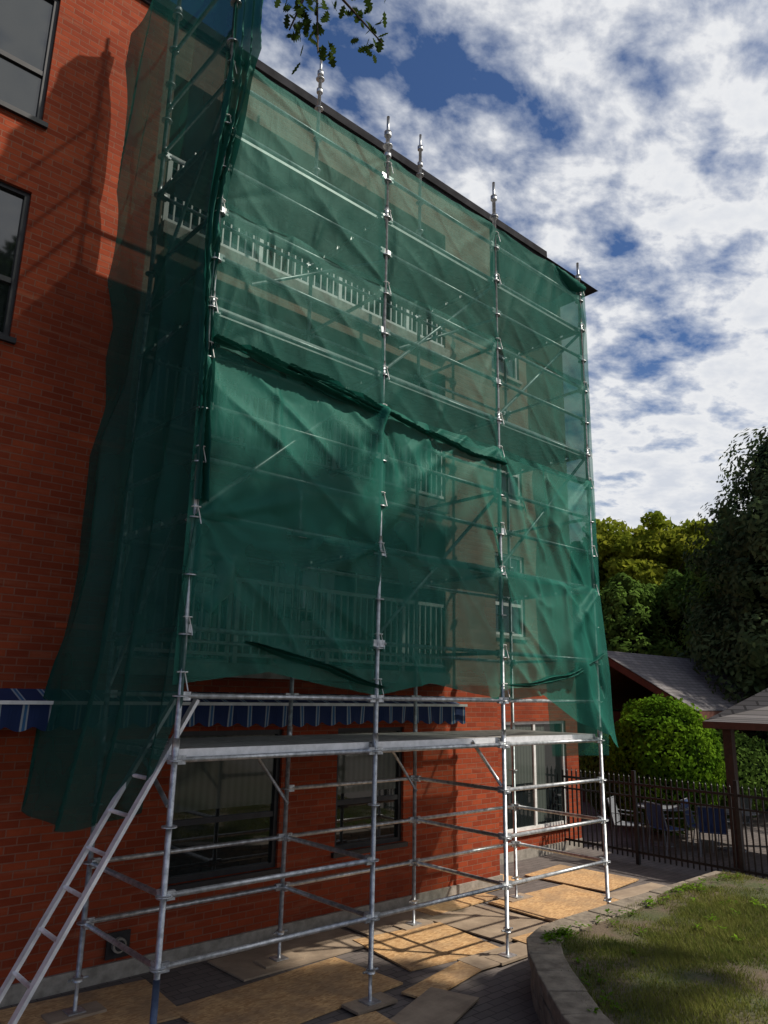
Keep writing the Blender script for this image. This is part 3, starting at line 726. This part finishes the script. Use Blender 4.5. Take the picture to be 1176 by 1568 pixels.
b.box(x0+1.15,x0+1.195,9.6,10.6,.9,2.0,1);b.obj('timber_walls',[woodbrown,glass],hs)
gz_=empty('gazebo');b=MB();gx0,gx1,gy0,gy1=13.9,16.8,2.9,6.15
for xx in (gx0,gx1):
    for yy_ in (gy0,gy1): b.box(xx-.075,xx+.075,yy_-.075,yy_+.075,0,2.3,0)
b.box(gx0-.1,gx1+.1,gy1-.05,gy1+.05,2.302,2.42,0);b.box(gx0-.05,gx0+.05,gy0,gy1-.051,2.302,2.42,0);b.box(gx1-.05,gx1+.05,gy0,gy1-.051,2.302,2.42,0)
b.box(gx0,gx1,gy0-.05,gy0-.002,2.302,2.42,0)
for i in range(30):
    y=gy0+.1+i*.11
    if y<gy1-.1: b.box(gx1-.01,gx1+.01,y,y+.03,.1,1.0,0)
b.obj('posts_and_beams',[woodbrown],gz_)
b=MB();ex0,ex1,ey0,ey1=gx0-.3,gx1+.3,gy0-.3,gy1+.3;zE=2.43;zR=3.3
ra=(gx0+.9,(gy0+gy1)/2+.7,zR);rb=(gx1-.9,(gy0+gy1)/2-.7,zR)
E=[(ex0,ey0,zE),(ex1,ey0,zE),(ex1,ey1,zE),(ex0,ey1,zE)]
b.poly([E[0],E[1],rb],0);b.poly([E[1],E[2],ra,rb],0);b.poly([E[2],E[3],ra],0);b.poly([E[3],E[0],rb,ra],0)
b.box(ex0,ex1,ey1,ey1+.02,zE-.12,zE-.005,1);b.box(ex0-.02,ex0,ey0,ey1,zE-.12,zE-.005,1)
b.obj('shingle_roof',[shingle,redfascia],gz_)
fe=empty('iron_fence');b=MB();fx=12.75
ya,yb=2.0,8.9
b.box(fx-.015,fx+.015,ya,yb,.18,.22,0);b.box(fx-.015,fx+.015,ya,yb,1.30,1.34,0);b.box(fx-.015,fx+.015,ya,yb,1.10,1.13,0)
y=ya;i=0
while y<yb:
    if i%18==0: b.box(fx-.03,fx+.03,y-.03,y+.03,0,1.55,0)
    else: b.box(fx-.011,fx+.011,y-.011,y+.011,.1,1.44,0);b.tube((fx,y,1.44),(fx,y,1.5),.014,0,6,.001)
    y+=.10;i+=1
b.obj('pickets_and_rails',[blackiron],fe)
def chair(x,y,rot,fab):
    e=empty('patio_chair');b=MB();Mx=Matrix.Translation((x,y,0))@Matrix.Rotation(rot,4,'Z')
    def T(a,c,r_=.012): b.tube(Mx@Vector(a),Mx@Vector(c),r_,0,8)
    for sx in (-.24,.24):
        T((sx,-.22,0),(sx,-.24,.62));T((sx,.26,0),(sx,.2,.42));T((sx,.2,.42),(sx,.32,.88));T((sx,-.24,.62),(sx,.26,.64));T((sx,-.23,.42),(sx,.2,.42))
    T((-.24,-.23,.42),(.24,-.23,.42));T((-.24,.32,.88),(.24,.32,.88))
    b.box(-.23,.23,-.22,.2,.41,.425,1,Mx);b.box(-.23,.23,-.006,.006,0,.44,1,Mx@Matrix.Translation((0,.21,.44))@Matrix.Rotation(-.24,4,'X'))
    b.obj('frame_and_sling',[chairw,fab],e)
def table(x,y):
    e=empty('patio_table');b=MB();b.tube((x,y,.70),(x,y,.73),.5,0,24);b.tube((x,y,.02),(x,y,.7),.03,0,10);b.tube((x,y,0),(x,y,.03),.22,0,16);b.obj('table_parts',[chairw],e)
table(14.8,8.0);table(15.4,6.9)
for x,y,rr,f_ in ((14.2,7.6,1.2,bluefab),(15.4,8.3,-1.4,bluefab),(14.6,6.9,2.0,bluefab),(14.0,8.3,.3,chairw),(16.1,7.2,-1.9,chairw),(15.0,7.3,.2,bluefab)): chair(x,y,rr,f_)
